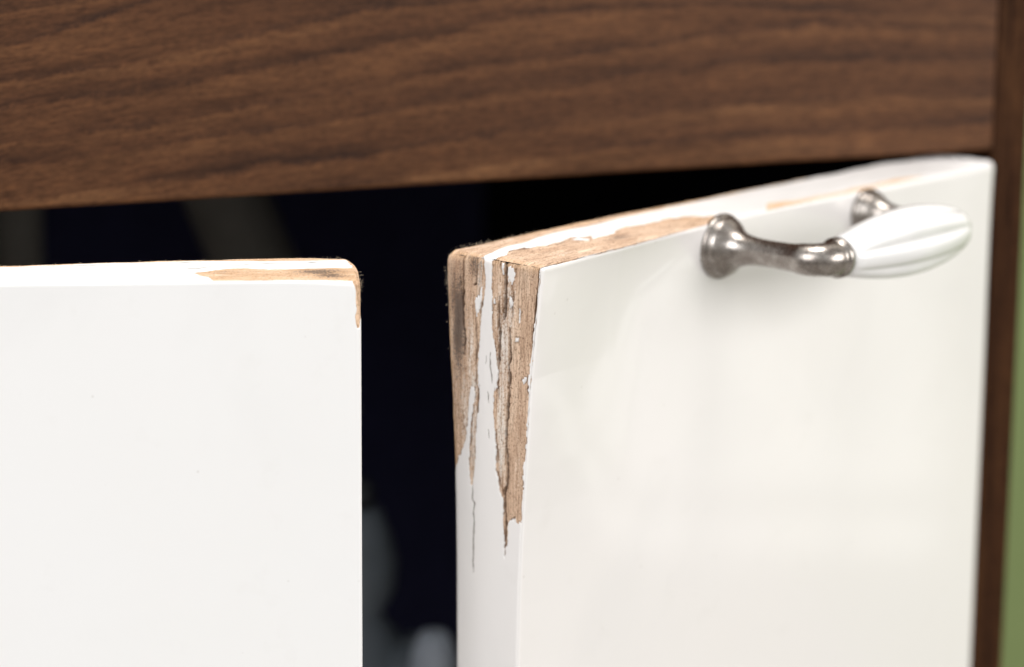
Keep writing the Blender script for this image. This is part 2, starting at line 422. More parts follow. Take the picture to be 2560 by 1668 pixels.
# painted areas on the end face (through, up)
stripe = [(end1(1205, 628)[0], .006)] + E(c1, [(505, 215), (500, 280), (535, 330), (545, 500), (535, 650), (515, 740), (500, 900), (498, 1000), (486, 1150), (480, 1300), (482, 1400)]) + \
         E(c2, [(388, 20), (388, 100), (378, 200), (364, 300), (357, 400), (358, 500), (357, 600), (350, 690), (338, 760), (332, 820), (318, 790), (304, 700), (300, 600), (304, 500), (311, 400), (318, 300), (334, 200), (348, 100), (345, 30), (318, 20), (305, 100), (300, 200), (290, 300), (280, 400), (266, 480), (262, 520), (245, 540), (235, 580), (215, 590), (208, 640), (192, 685), (180, 800), (120, 900), (120, 3300), (900, 3300), (900, 1180), (740, 1170), (706, 1120), (660, 1098), (622, 1100), (615, 1200), (612, 1280), (600, 1330), (596, 1410), (586, 1380), (582, 1200), (578, 1000), (575, 900), (560, 868), (540, 790), (522, 700), (520, 600), (518, 500), (511, 400), (505, 300), (498, 200), (500, 100), (508, 20)]) + \
         E(c1, [(625, 1500), (648, 1400), (652, 1300), (636, 1150), (612, 1020), (600, 900), (605, 700), (602, 500), (598, 330), (625, 285), (650, 215)]) + [(end1(1238, 628)[0], .006)]
spots_e = [E(c1, q) for q in ([(740, 380), (790, 390), (800, 450), (785, 520), (750, 505), (738, 440)],
          [(688, 350), (700, 360), (698, 440), (686, 420)], [(455, 650), (490, 640), (515, 560), (520, 640), (500, 720), (480, 800), (462, 790)],
          [(835, 740), (850, 760), (846, 860), (832, 865), (838, 800)], [(810, 1010), (830, 1020), (825, 1060), (806, 1050)],
          [(865, 1375), (910, 1360), (905, 1390), (870, 1395)], [(755, 640), (775, 640), (778, 720), (760, 740)], [(620, 650), (640, 660), (632, 700), (618, 690)])]
cracks_e = [(E(c1, [(347, 262), (342, 330), (345, 420), (346, 560), (346, 700), (350, 900), (363, 1000), (356, 1150)]), .20),
            (E(c1, [(322, 440), (322, 520), (326, 600)]), .12), (E(c1, [(470, 262), (466, 400), (462, 520), (440, 540)]), .14),
            (E(c1, [(458, 800), (462, 950), (470, 1080), (462, 1200), (464, 1420)]), .17),
            (E(c1, [(722, 270), (712, 330), (716, 450), (716, 560), (712, 680), (708, 800), (704, 840)]), .30),
            (E(c1, [(668, 640), (660, 760), (658, 850), (668, 960), (664, 1100), (656, 1200), (655, 1400), (640, 1480)]), .20),
            (E(c1, [(790, 600), (782, 700), (783, 830)]), .12), (E(c1, [(668, 290), (664, 400)]), .10),
            (E(c1, [(755, 920), (757, 1000), (763, 1180), (748, 1250), (754, 1330), (752, 1500)]) + E(c2, [(626, 60), (612, 200), (604, 350), (600, 500), (606, 600), (614, 700), (610, 790), (588, 870), (588, 1000), (596, 1100), (592, 1250), (584, 1330), (588, 1400)]), .24),
            (E(c2, [(378, 40), (375, 150), (366, 300), (360, 420)]), .18), (E(c2, [(540, 0), (538, 120)]), .12), (E(c2, [(520, 480), (535, 560), (530, 640)]), .12),
            (E(c1, [(1000, 590), (985, 700), (972, 860), (955, 1000), (948, 1090)]), .16)]
hair_e = [(E(c2, [(333, 800), (332, 930), (347, 960), (340, 1050), (345, 1120), (340, 1250), (337, 1400), (339, 1520)]), .13),
          (E(c1, [(555, 1160), (550, 1230)]), .07), (E(c1, [(588, 1130), (585, 1250), (600, 1340), (604, 1400)]), .12), (E(c1, [(568, 1480), (575, 1550)]), .08), (E(c2, [(455, 90), (462, 150)]), .06), (E(c2, [(462, 370), (470, 440)]), .06)]
stains_e = [(E(c1, [(308, 880)])[0], 2.0, 12, 2.1), (E(c1, [(262, 640)])[0], 1.6, 9, 1.2), (E(c1, [(325, 1130)])[0], 1.0, 10, 1.1), (E(c1, [(440, 330)])[0], 2.0, 5, 1.3),
            (E(c1, [(500, 400)])[0], 1.2, 7, .65), (E(c2, [(330, 660)])[0], 1.2, 12, .38), (E(c2, [(550, 760)])[0], 1.6, 9, .35), (E(c1, [(960, 420)])[0], 1.4, 3, .35), (E(c1, [(320, 1400)])[0], 1.5, 9, .25)]
wash_e = [(E(c1, [(700, 1050)])[0], 3.2, 18, .62), (E(c1, [(500, 470)])[0], 1.2, 12, .55), (E(c1, [(760, 720)])[0], 2.0, 12, .55), (E(c1, [(410, 1100)])[0], 2.2, 16, .48), (E(c2, [(560, 400)])[0], 2.2, 22, .62), (E(c2, [(270, 200)])[0], 1.6, 16, .55), (E(c2, [(340, 450)])[0], 1.6, 18, .6), (E(c1, [(440, 1430)])[0], 2.0, 7, .6), (E(c1, [(270, 1300)])[0], 2.5, 20, .33), (E(c2, [(690, 600)])[0], 2.5, 20, .22)]
# painted areas on the top (along, through)
ts_up = TP(c4, [(470, 480), (550, 455), (850, 408), (1050, 368), (1280, 288), (1550, 218), (1750, 180), (1900, 148), (2100, 108), (2380, 30)]) + TP(c3, [(560, 335), (680, 309), (871, 272), (1177, 205), (1481, 148), (1700, 100)])
ts_lo = TP(c3, [(2200, 40), (2200, 75), (2050, 130), (1800, 165), (1500, 228), (1300, 265), (1165, 280), (1160, 330), (1000, 360), (990, 335), (860, 345), (780, 345), (700, 352), (560, 385), (500, 392), (440, 418), (330, 440)]) + TP(c4, [(1880, 268), (1700, 275), (1600, 320), (1500, 360), (1300, 410), (1180, 412), (1100, 420), (900, 452), (760, 485), (690, 520)])
_a, _b = end1(1205, 628)[0], end1(1237, 628)[0]
stripe_t = [(-.006, _b), (-.006, _a)] + [(.0015, _a)] + ts_up[2:] + ts_lo[:-2] + [(.0035, _b - .2*mm)]
far_t = TP(c3, [(1060, 325), (1165, 282), (1165, 315), (1070, 345)])
strips_t = [TP(c4, [(1950, 285), (2080, 250), (2260, 215), (2250, 240), (2050, 285), (1980, 300)]), TP(c4, [(1700, 315), (1800, 295), (1950, 310), (1930, 330), (1780, 318)])]
cracks_t = [(TP(c4, [(700, 505), (900, 455), (1050, 435), (1250, 395), (1450, 345)]), .22), (TP(c4, [(820, 530), (860, 500), (1050, 465)]), .18),
            (TP(c4, [(1390, 620), (1480, 590), (1600, 560), (1780, 515)]), .18), (TP(c4, [(1000, 440), (1200, 410), (1500, 380), (1650, 330)]), .20), (TP(c4, [(560, 455), (740, 425)]), .14)]
stains_t = [(TP(c4, [(2330, 275)])[0], 5, 2.2, 1.0), (TP(c4, [(1200, 400)])[0], 9, 0.9, .7), (TP(c4, [(1700, 320)])[0], 9, 1.0, .6), (TP(c3, [(490, 440)])[0], 6, 2.5, .7), (TP(c4, [(1580, 550)])[0], 5, .9, .3), (TP(c4, [(1700, 540)])[0], 12, .7, .35)]
wash_t = [(TP(c4, [(1300, 330)])[0], 25, 1.6, .5), (TP(c4, [(1600, 480)])[0], 8, 1.3, .4), (TP(c4, [(700, 340)])[0], 14, 2, .35), (TP(c3, [(800, 300)])[0], 30, 2, .5)]

def gauss(a, b, lst):
    r = np.zeros(a.shape)
    for (c, sa, sb, amp) in lst:
        r = np.maximum(r, amp*np.exp(-((a-c[0])/(sa*mm))**2 - ((b-c[1])/(sb*mm))**2))
    return r
def crackfield(a, b, lst, wob):
    r = np.zeros(a.shape)
    for pts, wd in lst:
        d, t = lineseg_dist(a + wob[0], b + wob[1], pts)
        w = 1.7*wd*mm*(0.35 + 0.65*np.sin(np.clip(t, 0.03, 0.97)*math.pi)**0.5)*(0.6 + 0.8*vnoise(a*900, b*900, 77))
        r = np.maximum(r, sstep(1.5, 0.5, d/w))
    return r
def surf1(kind, U, Sx, Y, Z, f):
    z0 = np.zeros(U.shape)
    at = dict(paint=z0+1, wash=z0, stain=z0, crack=z0, orange=z0, hair=z0)
    # tiny ragged noise along every paint border
    if kind == 'end':
        jit = ((fbm(Y*1600, Z*420, 11)-.5)*0.55 + (fbm(Y*4200, Z*1500, 12)-.5)*0.3)*mm
        jit = jit + (fbm(Y*300, Z*900, 14)-.5)*.5*mm
        jz = (fbm(Y*700, Z*260, 13)-.5)*0.9*mm + (fbm(Y*3000, Z*900, 18)-.5)*2.2*mm
        a, b = Y + jit, Z + jz
        sd = poly_sd(a, b, stripe)
        for q in spots_e: sd = np.maximum(sd, poly_sd(a, b, q))
        sd = sd/mm
        # the coat of the front face starts right at the front edge
        ragged = 0.35*mm + (fbm(Z*240, Z*0, 15)-.5)*0.9*mm + np.where(fbm(Z*600, Z*0, 16) > .62, .25*mm, 0)
        edge_sd = (ragged - (Y + f))/mm
        lower = -Z > 0.0
        sd = np.maximum(sd, edge_sd)
        at['paint'] = sstep(-0.12, 0.12, sd)
        rim = sstep(-.55, -.12, sd)*sstep(.1, -.08, sd)*sstep(.42, .66, fbm(Y*700, Z*300, 19))*.75
        at['crack'] = np.maximum(crackfield(Y, Z, cracks_e, ((fbm(Y*500, Z*500, 21)-.5)*.35*mm, z0)), rim)*(1-at['paint'])
        at['hair'] = crackfield(Y, Z, hair_e, ((fbm(Y*700, Z*700, 22)-.5)*.4*mm, z0))
        at['stain'] = gauss(Y, Z, stains_e); at['wash'] = gauss(Y, Z, wash_e)
        at['orange'] = np.clip(0.7*sstep(0.93, 0.99, Sx) + 0.3*sstep(-3*mm, -0.6*mm, Z) + 0.05, 0, 1)
        fib = (fbm(Y*2600, Z*140, 31)-.5)*.42*mm + (fbm(Y*900, Z*60, 32)-.5)*.5*mm
        fr = at['crack']*-1.0*mm
        disp = at['paint']*0.30*mm + (1-at['paint'])*(fib + fr) - at['hair']*.25*mm
        und = (fbm(Y*160, Z*50, 33)-.5)*.7*mm*np.exp(Z/0.05)
        return disp + und*sstep(0, .1, Sx)*sstep(1, .9, Sx), at
    if kind == 'top':
        jit = ((fbm(U*420, Y*1600, 41)-.5)*0.55 + (fbm(U*1500, Y*4200, 42)-.5)*0.3)*mm
        ju = (fbm(U*260, Y*700, 43)-.5)*1.4*mm
        a, b = U + ju, Y + jit
        sd = np.maximum(poly_sd(a, b, stripe_t), poly_sd(a, b, far_t))
        for q in strips_t: sd = np.maximum(sd, poly_sd(a, b, q))
        sd = sd/mm
        edge = ((0.12 + (fbm(U*240, U*0, 45)-.5)*.5)*mm - (Y + f))/mm
        endc = np.maximum(sd, edge)
        # past the middle of the door the front lip is still coated, and the hinge corner is whole
        lip = (Y + f)/mm
        far = sstep(L1-0.022, L1-0.012, U)
        sd = np.where(U > L1-0.016, 1.0, endc)
        at['paint'] = sstep(-0.14, 0.14, sd)
        bb = (1 - Sx)*T1/mm - (2.2 + (fbm(U*120, U*0, 48)-.5)*3.0)*sstep(.19, .14, U)
        sd = np.minimum(sd, np.where(U > L1-.03, 9, bb))
        at['paint'] = sstep(-0.14, 0.14, sd)
        rim = sstep(-.5, -.12, sd)*sstep(.1, -.08, sd)*sstep(.42, .66, fbm(U*300, Y*700, 49))*.7
        at['crack'] = np.maximum(crackfield(U, Y, cracks_t, (z0, (fbm(U*500, Y*500, 51)-.5)*.35*mm)), rim)*(1-at['paint'])
        at['hair'] = .26*sstep(.05, .12, U)*sstep(L1-.005, L1-.03, U)*(.5 + fbm(U*90, Y*900, 50))
        at['stain'] = gauss(U, Y, stains_t); at['wash'] = gauss(U, Y, wash_t)
        at['wash'] = np.maximum(at['wash'], .45*sstep(.05, .12, U))
        at['orange'] = np.clip(sstep(0.9, 0.97, Sx) + 0.3*sstep(3*mm, 0.6*mm, U) + 0.05 + .8*sstep(.06, .12, U), 0, 1)
        fib = (fbm(U*140, Y*2600, 61)-.5)*.35*mm + (fbm(U*60, Y*900, 62)-.5)*.5*mm
        disp = at['paint']*0.30*mm + (1-at['paint'])*(fib - at['crack']*.6*mm)
        und = (fbm(U*60, Y*160, 63)-.5)*.6*mm*sstep(0, .1, Sx)*sstep(1, .9, Sx)
        return disp + und, at
    if kind == 'front':
        # chips that bite round the corner into the coat
        bite = (fbm(Z*260, Z*0, 71)-.40)*1.9*mm*sstep(-.060, -.035, Z)
        tooth = np.where(fbm(Z*520, Z*0, 72) > .60, .35*mm, 0)*sstep(-.060, -.035, Z)
        sd = (U - bite - tooth + 0.25*mm)/mm
        bt_ = (fbm(U*300, U*0, 73)-.45)*.8*mm*sstep(.066, .055, U)
        sd2 = (-Z - bt_ - .1*mm*sstep(.066, .055, U) + .35*mm*sstep(.055, .066, U))/mm
        sd = np.minimum(sd, sd2)
        at['paint'] = sstep(-0.12, 0.12, sd)
        at['orange'] = z0 + .4
        dent = (fbm(U*38, Z*30, 75)-.5)*.35*mm*np.exp(-U/.05)*np.exp(Z/.09)
        return at['paint']*.18*mm + (1-at['paint'])*(fbm(U*1800, Z*300, 74)-.5)*.3*mm + dent*sstep(0, .003, U)*sstep(0, -.003, Z), at
    if kind == 'back':
        sd = np.minimum((U - (fbm(Z*300, Z*0, 81)-.1)*.7*mm*sstep(-.07, -.05, Z))/mm, 1)
        at['paint'] = sstep(-.12, .12, sd); return at['paint']*.18*mm, at
    return z0 + .18*mm, at

us = spaced([(0.004, .00018), (0.06, .0004), (0.12, .0007), (L1, .0011)])
zs = spaced([(0.003, .00018), (0.112, .00021), (0.16, .002), (0.33, .01)])
ss = np.linspace(0, 1, 170)
slab1 = Slab(L1, 0.33, T1, F1, B1, rad1, us, ss, zs, surf1)

# ---------------------------------------------------------------- cabinet frame
A0 = on_z(0, 531, 0.0025); B0 = on_z(2484, 374, 0.0025)
bd = (B0 - A0); bd[2] = 0; bd /= np.linalg.norm(bd)
bn = np.array([-bd[1], bd[0], 0.0])                # into the cabinet
CANG = math.atan2(bd[1], bd[0])
cab = empty('cabinet', (float(B0[0]), float(B0[1]), -0.75)); cab.rotation_euler = (0, 0, CANG)
bpy.context.view_layer.update()
tag(cab, 'low cabinet with walnut board above two open white doors whose edges are swollen and peeling', 'cabinet')
RB = Vector((float(B0[0]), float(B0[1]), 0))       # right end of the board, on its front plane
def boxpart(name, x0, x1, y0, y1, z0, z1, mat, bev=0.0008, parent=None):
    """box in cabinet axes: x along the front (0 = right end of the board), y into the cabinet, z world height"""
    import bmesh
    bm = bmesh.new(); bmesh.ops.create_cube(bm, size=1)
    for v in bm.verts:
        v.co = Vector(((x0+x1)/2 + v.co.x*(x1-x0), (y0+y1)/2 + v.co.y*(y1-y0), (z0+z1)/2 + v.co.z*(z1-z0)))
    bmesh.ops.bevel(bm, geom=list(bm.edges), offset=bev, segments=3, affect='EDGES', profile=0.6)
    me = bpy.data.meshes.new(name); bm.to_mesh(me); bm.free()
    o = bpy.data.objects.new(name, me); COL.objects.link(o); me.materials.append(mat)
    p = parent or cab
    o.parent = p; o.matrix_basis = p.matrix_world.inverted() @ (Matrix.Translation(RB) @ Matrix.Rotation(CANG, 4, 'Z'))
    me.polygons.foreach_set('use_smooth', [True]*len(me.polygons))
    for poly in me.polygons: poly.use_smooth = poly.area < 1e-4
    return o
WID = 0.64; DEP = 0.40; BOT = -0.75
fb = boxpart('fascia_board', -WID, -0.0005, 0, 0.018, 0.0025, 0.16, M_wal, 0.0012)
def on_board(x, y):
    p = on_plane(x, y, B0, bn) - B0; return float(np.dot(p, bd)), float(p[2] + B0[2])
kz = 1.859
lf = lambda pts: [(a/kz, b/kz) for a, b in pts]
rt = lambda pts: [(1280 + a/kz, b/kz) for a, b in pts]
veins_px = [lf([(0, -260), (2380, -620)]) + rt([(2380, -420)]),
    lf([(0, 60), (300, 10), (600, -60), (1200, -170), (2380, -330)]) + rt([(1200, -260), (2380, -200)]),
    lf([(0, 215), (200, 180), (400, 110), (640, 25), (900, -30), (1400, -110), (2380, -230)]) + rt([(1100, -120), (2380, -90)]),
    lf([(0, 385), (200, 370), (450, 320), (700, 265), (950, 215), (1150, 170), (1400, 115), (1700, 55), (2380, -20)]) + rt([(500, -40), (1200, -60), (2380, -10)]),
    lf([(0, 495), (280, 475), (480, 440), (800, 395), (1000, 360), (1200, 320), (1500, 265), (1750, 210), (2000, 165), (2250, 105), (2380, 75)]) + rt([(400, 45), (1000, 30), (1600, 60), (2380, 90)]),
    lf([(0, 668), (250, 645), (450, 610), (700, 590), (900, 560), (1200, 495), (1450, 460), (1650, 430), (2000, 355), (2380, 292)]) + rt([(200, 270), (500, 215), (800, 185), (1100, 150), (1400, 120), (1800, 130), (2380, 140)]),
    lf([(0, 752), (250, 742), (450, 715), (800, 665), (1200, 610), (1500, 570), (1750, 520), (2000, 470), (2380, 420)]) + rt([(300, 385), (600, 345), (800, 320), (1100, 280), (1400, 272), (1800, 280), (2380, 270)]),
    lf([(0, 932), (200, 915), (380, 890), (550, 875), (750, 845), (1000, 810), (1250, 765), (1500, 735), (1750, 700), (2000, 660), (2380, 615)]) + rt([(50, 605), (350, 565), (550, 540), (800, 515), (1000, 490), (1300, 465), (1700, 455), (2380, 440)]),
    lf([(0, 1085), (600, 1010), (1200, 925), (1800, 830), (2380, 755)]) + rt([(400, 690), (800, 665), (1150, 630), (1700, 590), (2380, 560)]),
    lf([(0, 1260), (1200, 1100), (2380, 930)]) + rt([(1000, 800), (2380, 700)])]
veins = [np.array([on_board(*p) for p in v]) for v in veins_px]
xs_ = -spaced([(0.335, .0007), (WID-.001, .01)])[::-1] - .0008
zs_ = spaced([(0.075, .00042), (0.155, .002)]) + .0037
GX, GZ = np.meshgrid(xs_, zs_, indexing='ij')
wz = GZ + ((fbm(GX*50, GZ*160, 201)-.5)*3.0 + (fbm(GX*190, GZ*900, 202)-.5)*2.6 + (rng.random(GX.shape)-.5)*.9)*mm
lv = np.stack([np.interp(GX, v[:, 0], v[:, 1]) for v in veins], 0)        # descending in height
idx = np.clip((lv > wz[None]).sum(0) - 1, 0, len(veins)-2)
up_ = np.take_along_axis(lv, idx[None], 0)[0]; dn_ = np.take_along_axis(lv, idx[None]+1, 0)[0]
ph = np.clip((up_ - wz)/(up_ - dn_ + 1e-9), 0, 1)                          # 0 under a vein, 1 at the next one
amp = 0.15 + 0.95*sstep(.25, .75, fbm(GX*22 + idx*7.7, GX*0 + idx*3.1, 205))
soft = sstep(0, .16, ph)
band = np.clip(0.47 + (0.5 - ph)*amp*.70*soft + .30*sstep(.012, .004, GZ)*fbm(GX*60, GZ*0, 207), 0, 1)
dv = np.minimum((1-ph), ph*2.2)*(up_-dn_)
vein = .85*np.exp(-(dv/(1.0*mm))**1.5)*sstep(.40, .72, fbm(GX*48 + idx*11.3, idx*5.3 + GX*0, 206)) + .22*np.exp(-dv/(2.2*mm))
nb_, nz_ = GX.shape; base_n = len(fb.data.vertices)
vo_ = [tuple(v.co) for v in fb.data.vertices]; fo_ = [tuple(p.vertices) for p in fb.data.polygons]
vg = np.stack([GX, np.full_like(GX, -.00012), GZ], -1).reshape(-1, 3)
I_ = (np.arange(nb_-1)[:, None]*nz_ + np.arange(nz_-1)[None, :]).reshape(-1) + base_n
fg = np.stack([I_, I_+nz_, I_+nz_+1, I_+1], -1)
me_ = bpy.data.meshes.new('fascia_board'); me_.from_pydata(vo_ + vg.tolist(), [], fo_ + fg.tolist()); me_.update()
for nm_, arr_, d_ in (('band', band, .55), ('vein', vein, 0.0)):
    a_ = me_.attributes.new(nm_, 'FLOAT', 'POINT')
    a_.data.foreach_set('value', np.concatenate([np.full(base_n, d_), arr_.reshape(-1)]).astype(np.float32))
me_.materials.append(M_wal); fb.data = me_
for p_ in me_.polygons: p_.use_smooth = p_.area < 1e-4
# put the veneer's axis origin where the photo's left border meets the board
me = fb.data; off = np.linalg.norm((B0-A0)[:2])
me.transform(Matrix.Translation((off, 0, 0))); fb.matrix_basis = fb.matrix_basis @ Matrix.Translation((-off, 0, 0))
SPW = float(np.dot(on_plane(2558, 645, B0, bn) - B0, bd))
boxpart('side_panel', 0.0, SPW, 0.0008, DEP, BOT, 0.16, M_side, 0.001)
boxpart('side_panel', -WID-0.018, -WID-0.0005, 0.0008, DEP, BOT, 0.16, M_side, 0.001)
boxpart('top_panel', -WID, -0.001, 0.0185, DEP, 0.142, 0.16, M_wal)
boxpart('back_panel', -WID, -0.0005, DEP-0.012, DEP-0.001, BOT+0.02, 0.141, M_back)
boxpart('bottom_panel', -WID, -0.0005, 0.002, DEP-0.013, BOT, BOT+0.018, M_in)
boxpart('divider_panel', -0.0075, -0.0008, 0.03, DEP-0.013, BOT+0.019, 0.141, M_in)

door1 = slab1.build('door', M_door, ORG1.tolist(), ANG1, cab)
door1['label'] = 'white right-hand door swung wide open, its free edge swollen and split with paint peeling off bare board'

# ---------------------------------------------------------------- the handle on the open door
def sweep(path, radii, seg=40, flute=None):
    V = []; F = []
    path = [Vector(p) for p in path]
    up0 = Vector((0, 0, 1)); n = len(path)
    for i, p in enumerate(path):
        t = (path[min(i+1, n-1)] - path[max(i-1, 0)]).normalized()
        s_ = t.cross(up0).normalized(); w = s_.cross(t).normalized()
        for k in range(seg):
            a = 2*math.pi*k/seg; r = radii[i]*(flute(i/(n-1), a) if flute else 1)
            V.append(p + s_*math.cos(a)*r + w*math.sin(a)*r)
    for i in range(n-1):
        for k in range(seg):
            k2 = (k+1) % seg
            F.append((i*seg+k, i*seg+k2, (i+1)*seg+k2, (i+1)*seg+k))
    V = [tuple(v) for v in V]
    nV = len(V); V += [tuple(path[0]), tuple(path[-1])]
    F = [list(f) for f in F]
    for k in range(seg):
        k2 = (k+1) % seg
        F.append([nV, k2, k]); F.append([nV+1, (n-1)*seg+k, (n-1)*seg+k2])
    return V, F
def meshpart(name, V, F, mat, parent, world=False):
    me = bpy.data.meshes.new(name); me.from_pydata(V, [], F); me.update()
    import bmesh
    bm = bmesh.new(); bm.from_mesh(me); bmesh.ops.recalc_face_normals(bm, faces=bm.faces); bm.to_mesh(me); bm.free()
    o = bpy.data.objects.new(name, me); COL.objects.link(o); me.materials.append(mat)
    if parent is not None:
        o.parent = parent
        if world: o.matrix_basis = parent.matrix_world.inverted()
    me.polygons.foreach_set('use_smooth', [True]*len(me.polygons))
    return o
bpy.context.view_layer.update()
def w1(u, w, z): return ORG1 + dd_*u + nb*w + np.array([0, 0, z])
pb = on_plane(1795, 622, ORG1, nb); ua, _, za = loc1(pb)
pb2 = on_plane(2192, 512, ORG1, nb); ub, _, zb = loc1(pb2)
PR = 0.030
for k in range(40):
    if proj(w1(ua, -PR, za))[0] < 2048: PR += 0.0004
HS = 0.0695; za = (za + zb)/2 - .0003 if abs(za-zb) < .004 else za
def post(u0, sgn):
    """lathe: rosette on the door, stem, elbow turning towards the grip, collar"""
    prof = [(0.0, 8.3), (0.6, 8.8), (1.5, 8.9), (2.2, 8.6), (2.5, 8.05), (2.9, 7.9), (3.4, 7.95), (4.0, 7.6), (5.0, 6.7), (6.2, 5.7), (7.6, 4.85), (9.5, 4.2), (12, 3.8), (15, 3.6), (19, 3.55), (23, 3.65), (26, 3.85), (PR*1000-6.5, 4.1)]
    P = []; Rr = []
    for y, r in prof: P.append((u0, -y*mm, za)); Rr.append(r*mm*(1 if sgn > 0 else .80))
    rb = 6.0*mm if sgn > 0 else 4.6*mm; cs = 1.0 if sgn > 0 else 0.86
    for k in range(1, 9):
        a = k/8*math.pi/2
        P.append((u0 + sgn*rb*(1-math.cos(a)), -(PR - rb) - rb*math.sin(a), za)); Rr.append((4.15 + .5*k/8)*mm*cs)
    x0 = u0 + sgn*rb
    for dx, r in [(0.6, 4.7), (0.9, 5.2), (1.3, 5.45), (2.3, 5.5), (2.8, 5.25), (3.1, 4.8), (4.0, 4.6)]:
        P.append((x0 + sgn*dx*mm*(1 if sgn > 0 else .6), -PR, za)); Rr.append(r*mm*cs)
    V, F = sweep(P, Rr, 48)
    return V, F, x0 + (3.2*mm if sgn > 0 else 1.0*mm)
V, F, g0 = post(ua, 1); hp = meshpart('handle_post', V, F, M_metal, door1)
V, F, g1 = post(ua + HS, -1); meshpart('handle_post', V, F, M_metal, door1)
n = 60; P = []; Rr = []
for i in range(n+1):
    t = i/n; P.append((g0 + (g1-g0)*t, -PR, za))
    base_r = 5.2 + 4.3*math.sin(math.pi*(t**1.12))**0.72
    endr = min(1, (min(t, 1-t)*26)**0.5) if min(t, 1-t) < 1/26 else 1
    Rr.append(base_r*mm*(0.86 + 0.14*endr))
def flute(t, a): 
    k = math.sin(math.pi*t)**0.7
    return 1 - k*0.20*(1 - abs(math.sin(3.5*(a + 0.62))))**1.5
V, F = sweep(P, Rr, 128, flute)
meshpart('handle_grip', V, F, M_por, door1)

# ---------------------------------------------------------------- the left door
lp0 = on_z(901, 699, 0.0); lp1 = on_z(0, 710, 0.0)
phi2 = math.radians(90 - 5.1)
d2 = np.array([-math.sin(phi2), -math.cos(phi2), 0.0])      # from its free (right) end towards its hinge on the left
nb2 = np.array([d2[1], -d2[0], 0.0]); 
if nb2[1] < 0: nb2 = -nb2
# local frame must be right handed: x = along (towards left), y = back, so z would point down -> mirror u instead
T2 = 18*mm; L2 = 0.37
ex = -d2                                                     # local x runs left hinge -> free end
def loc2(p):
    d = np.array(p) - lp0; return -np.dot(d, ex), np.dot(d, nb2), d[2]     # u measured from the free end
def top2(x, y): u, w, z = loc2(on_z(x, y, 0.0)); return u, w
def fr2(x, y): u, w, z = loc2(on_plane(x, y, lp0, nb2)); return u, z
ft2 = np.array([top2(x, y) for x, y in [(900, 699), (700, 701), (450, 704), (200, 707), (0, 709)]])
bt2 = np.array([top2(x, y) for x, y in [(872, 641), (700, 644), (450, 650), (200, 657), (0, 663)]])
def F2(U, Z): return np.interp(U, ft2[:, 0], np.clip(-ft2[:, 1], -1*mm, 4*mm))*np.exp(Z/.02)
def B2(U, Z): return np.interp(U, bt2[:, 0], np.clip(bt2[:, 1]-T2, 0, 12*mm))*np.exp(Z/.03)
def rad2(U, Sx, Z):
    near = np.exp(-((U/0.010)**2))*np.exp(-((Z/0.010)**2))
    return 0.8*mm + .8*mm*sstep(.5, 1, Sx) + near*1.0*mm + near*sstep(.5, 1, Sx)*1.6*mm
c5 = lambda X, Y: (440 + X/4.76, 600 + Y/4.76)
T2P = lambda pts: [top2(*c5(*p)) for p in pts]
bare2 = T2P([(215, 398), (300, 388), (430, 374), (620, 352), (800, 345), (1100, 355), (1350, 352), (1600, 345), (1900, 340), (2050, 345), (2190, 300), (2350, 300), (2350, 560), (1800, 560), (436, 560), (430, 470), (400, 452), (320, 440), (270, 425)])
back_bare2 = T2P([(-2200, 150), (-2200, 330), (-1500, 310), (-600, 280), (0, 268), (600, 262), (1000, 262), (1500, 256), (1850, 246), (2020, 240), (2100, 330), (2180, 330), (2350, 330), (2350, 60), (0, 60)])
line2 = [(T2P([(500, 322), (700, 322), (900, 300), (1100, 292), (1300, 290), (1500, 285), (1600, 275), (1800, 282), (2000, 284)]), .16), (T2P([(140, 350), (260, 348), (420, 330)]), .22), (T2P([(1570, 276), (1640, 272)]), .4), (T2P([(0, 280), (300, 275)]), .15), (T2P([(-2000, 335), (-900, 312), (-100, 300)]), .14)]
stain2 = [(T2P([(1720, 380)])[0], 6, 3.2, 1.5), (T2P([(1840, 420)])[0], 4.0, 3.0, 1.5), (T2P([(1500, 400)])[0], 5, 2, .5), (T2P([(560, 385)])[0], 7, 1.2, .5), (T2P([(900, 420)])[0], 7, 2, .3)]
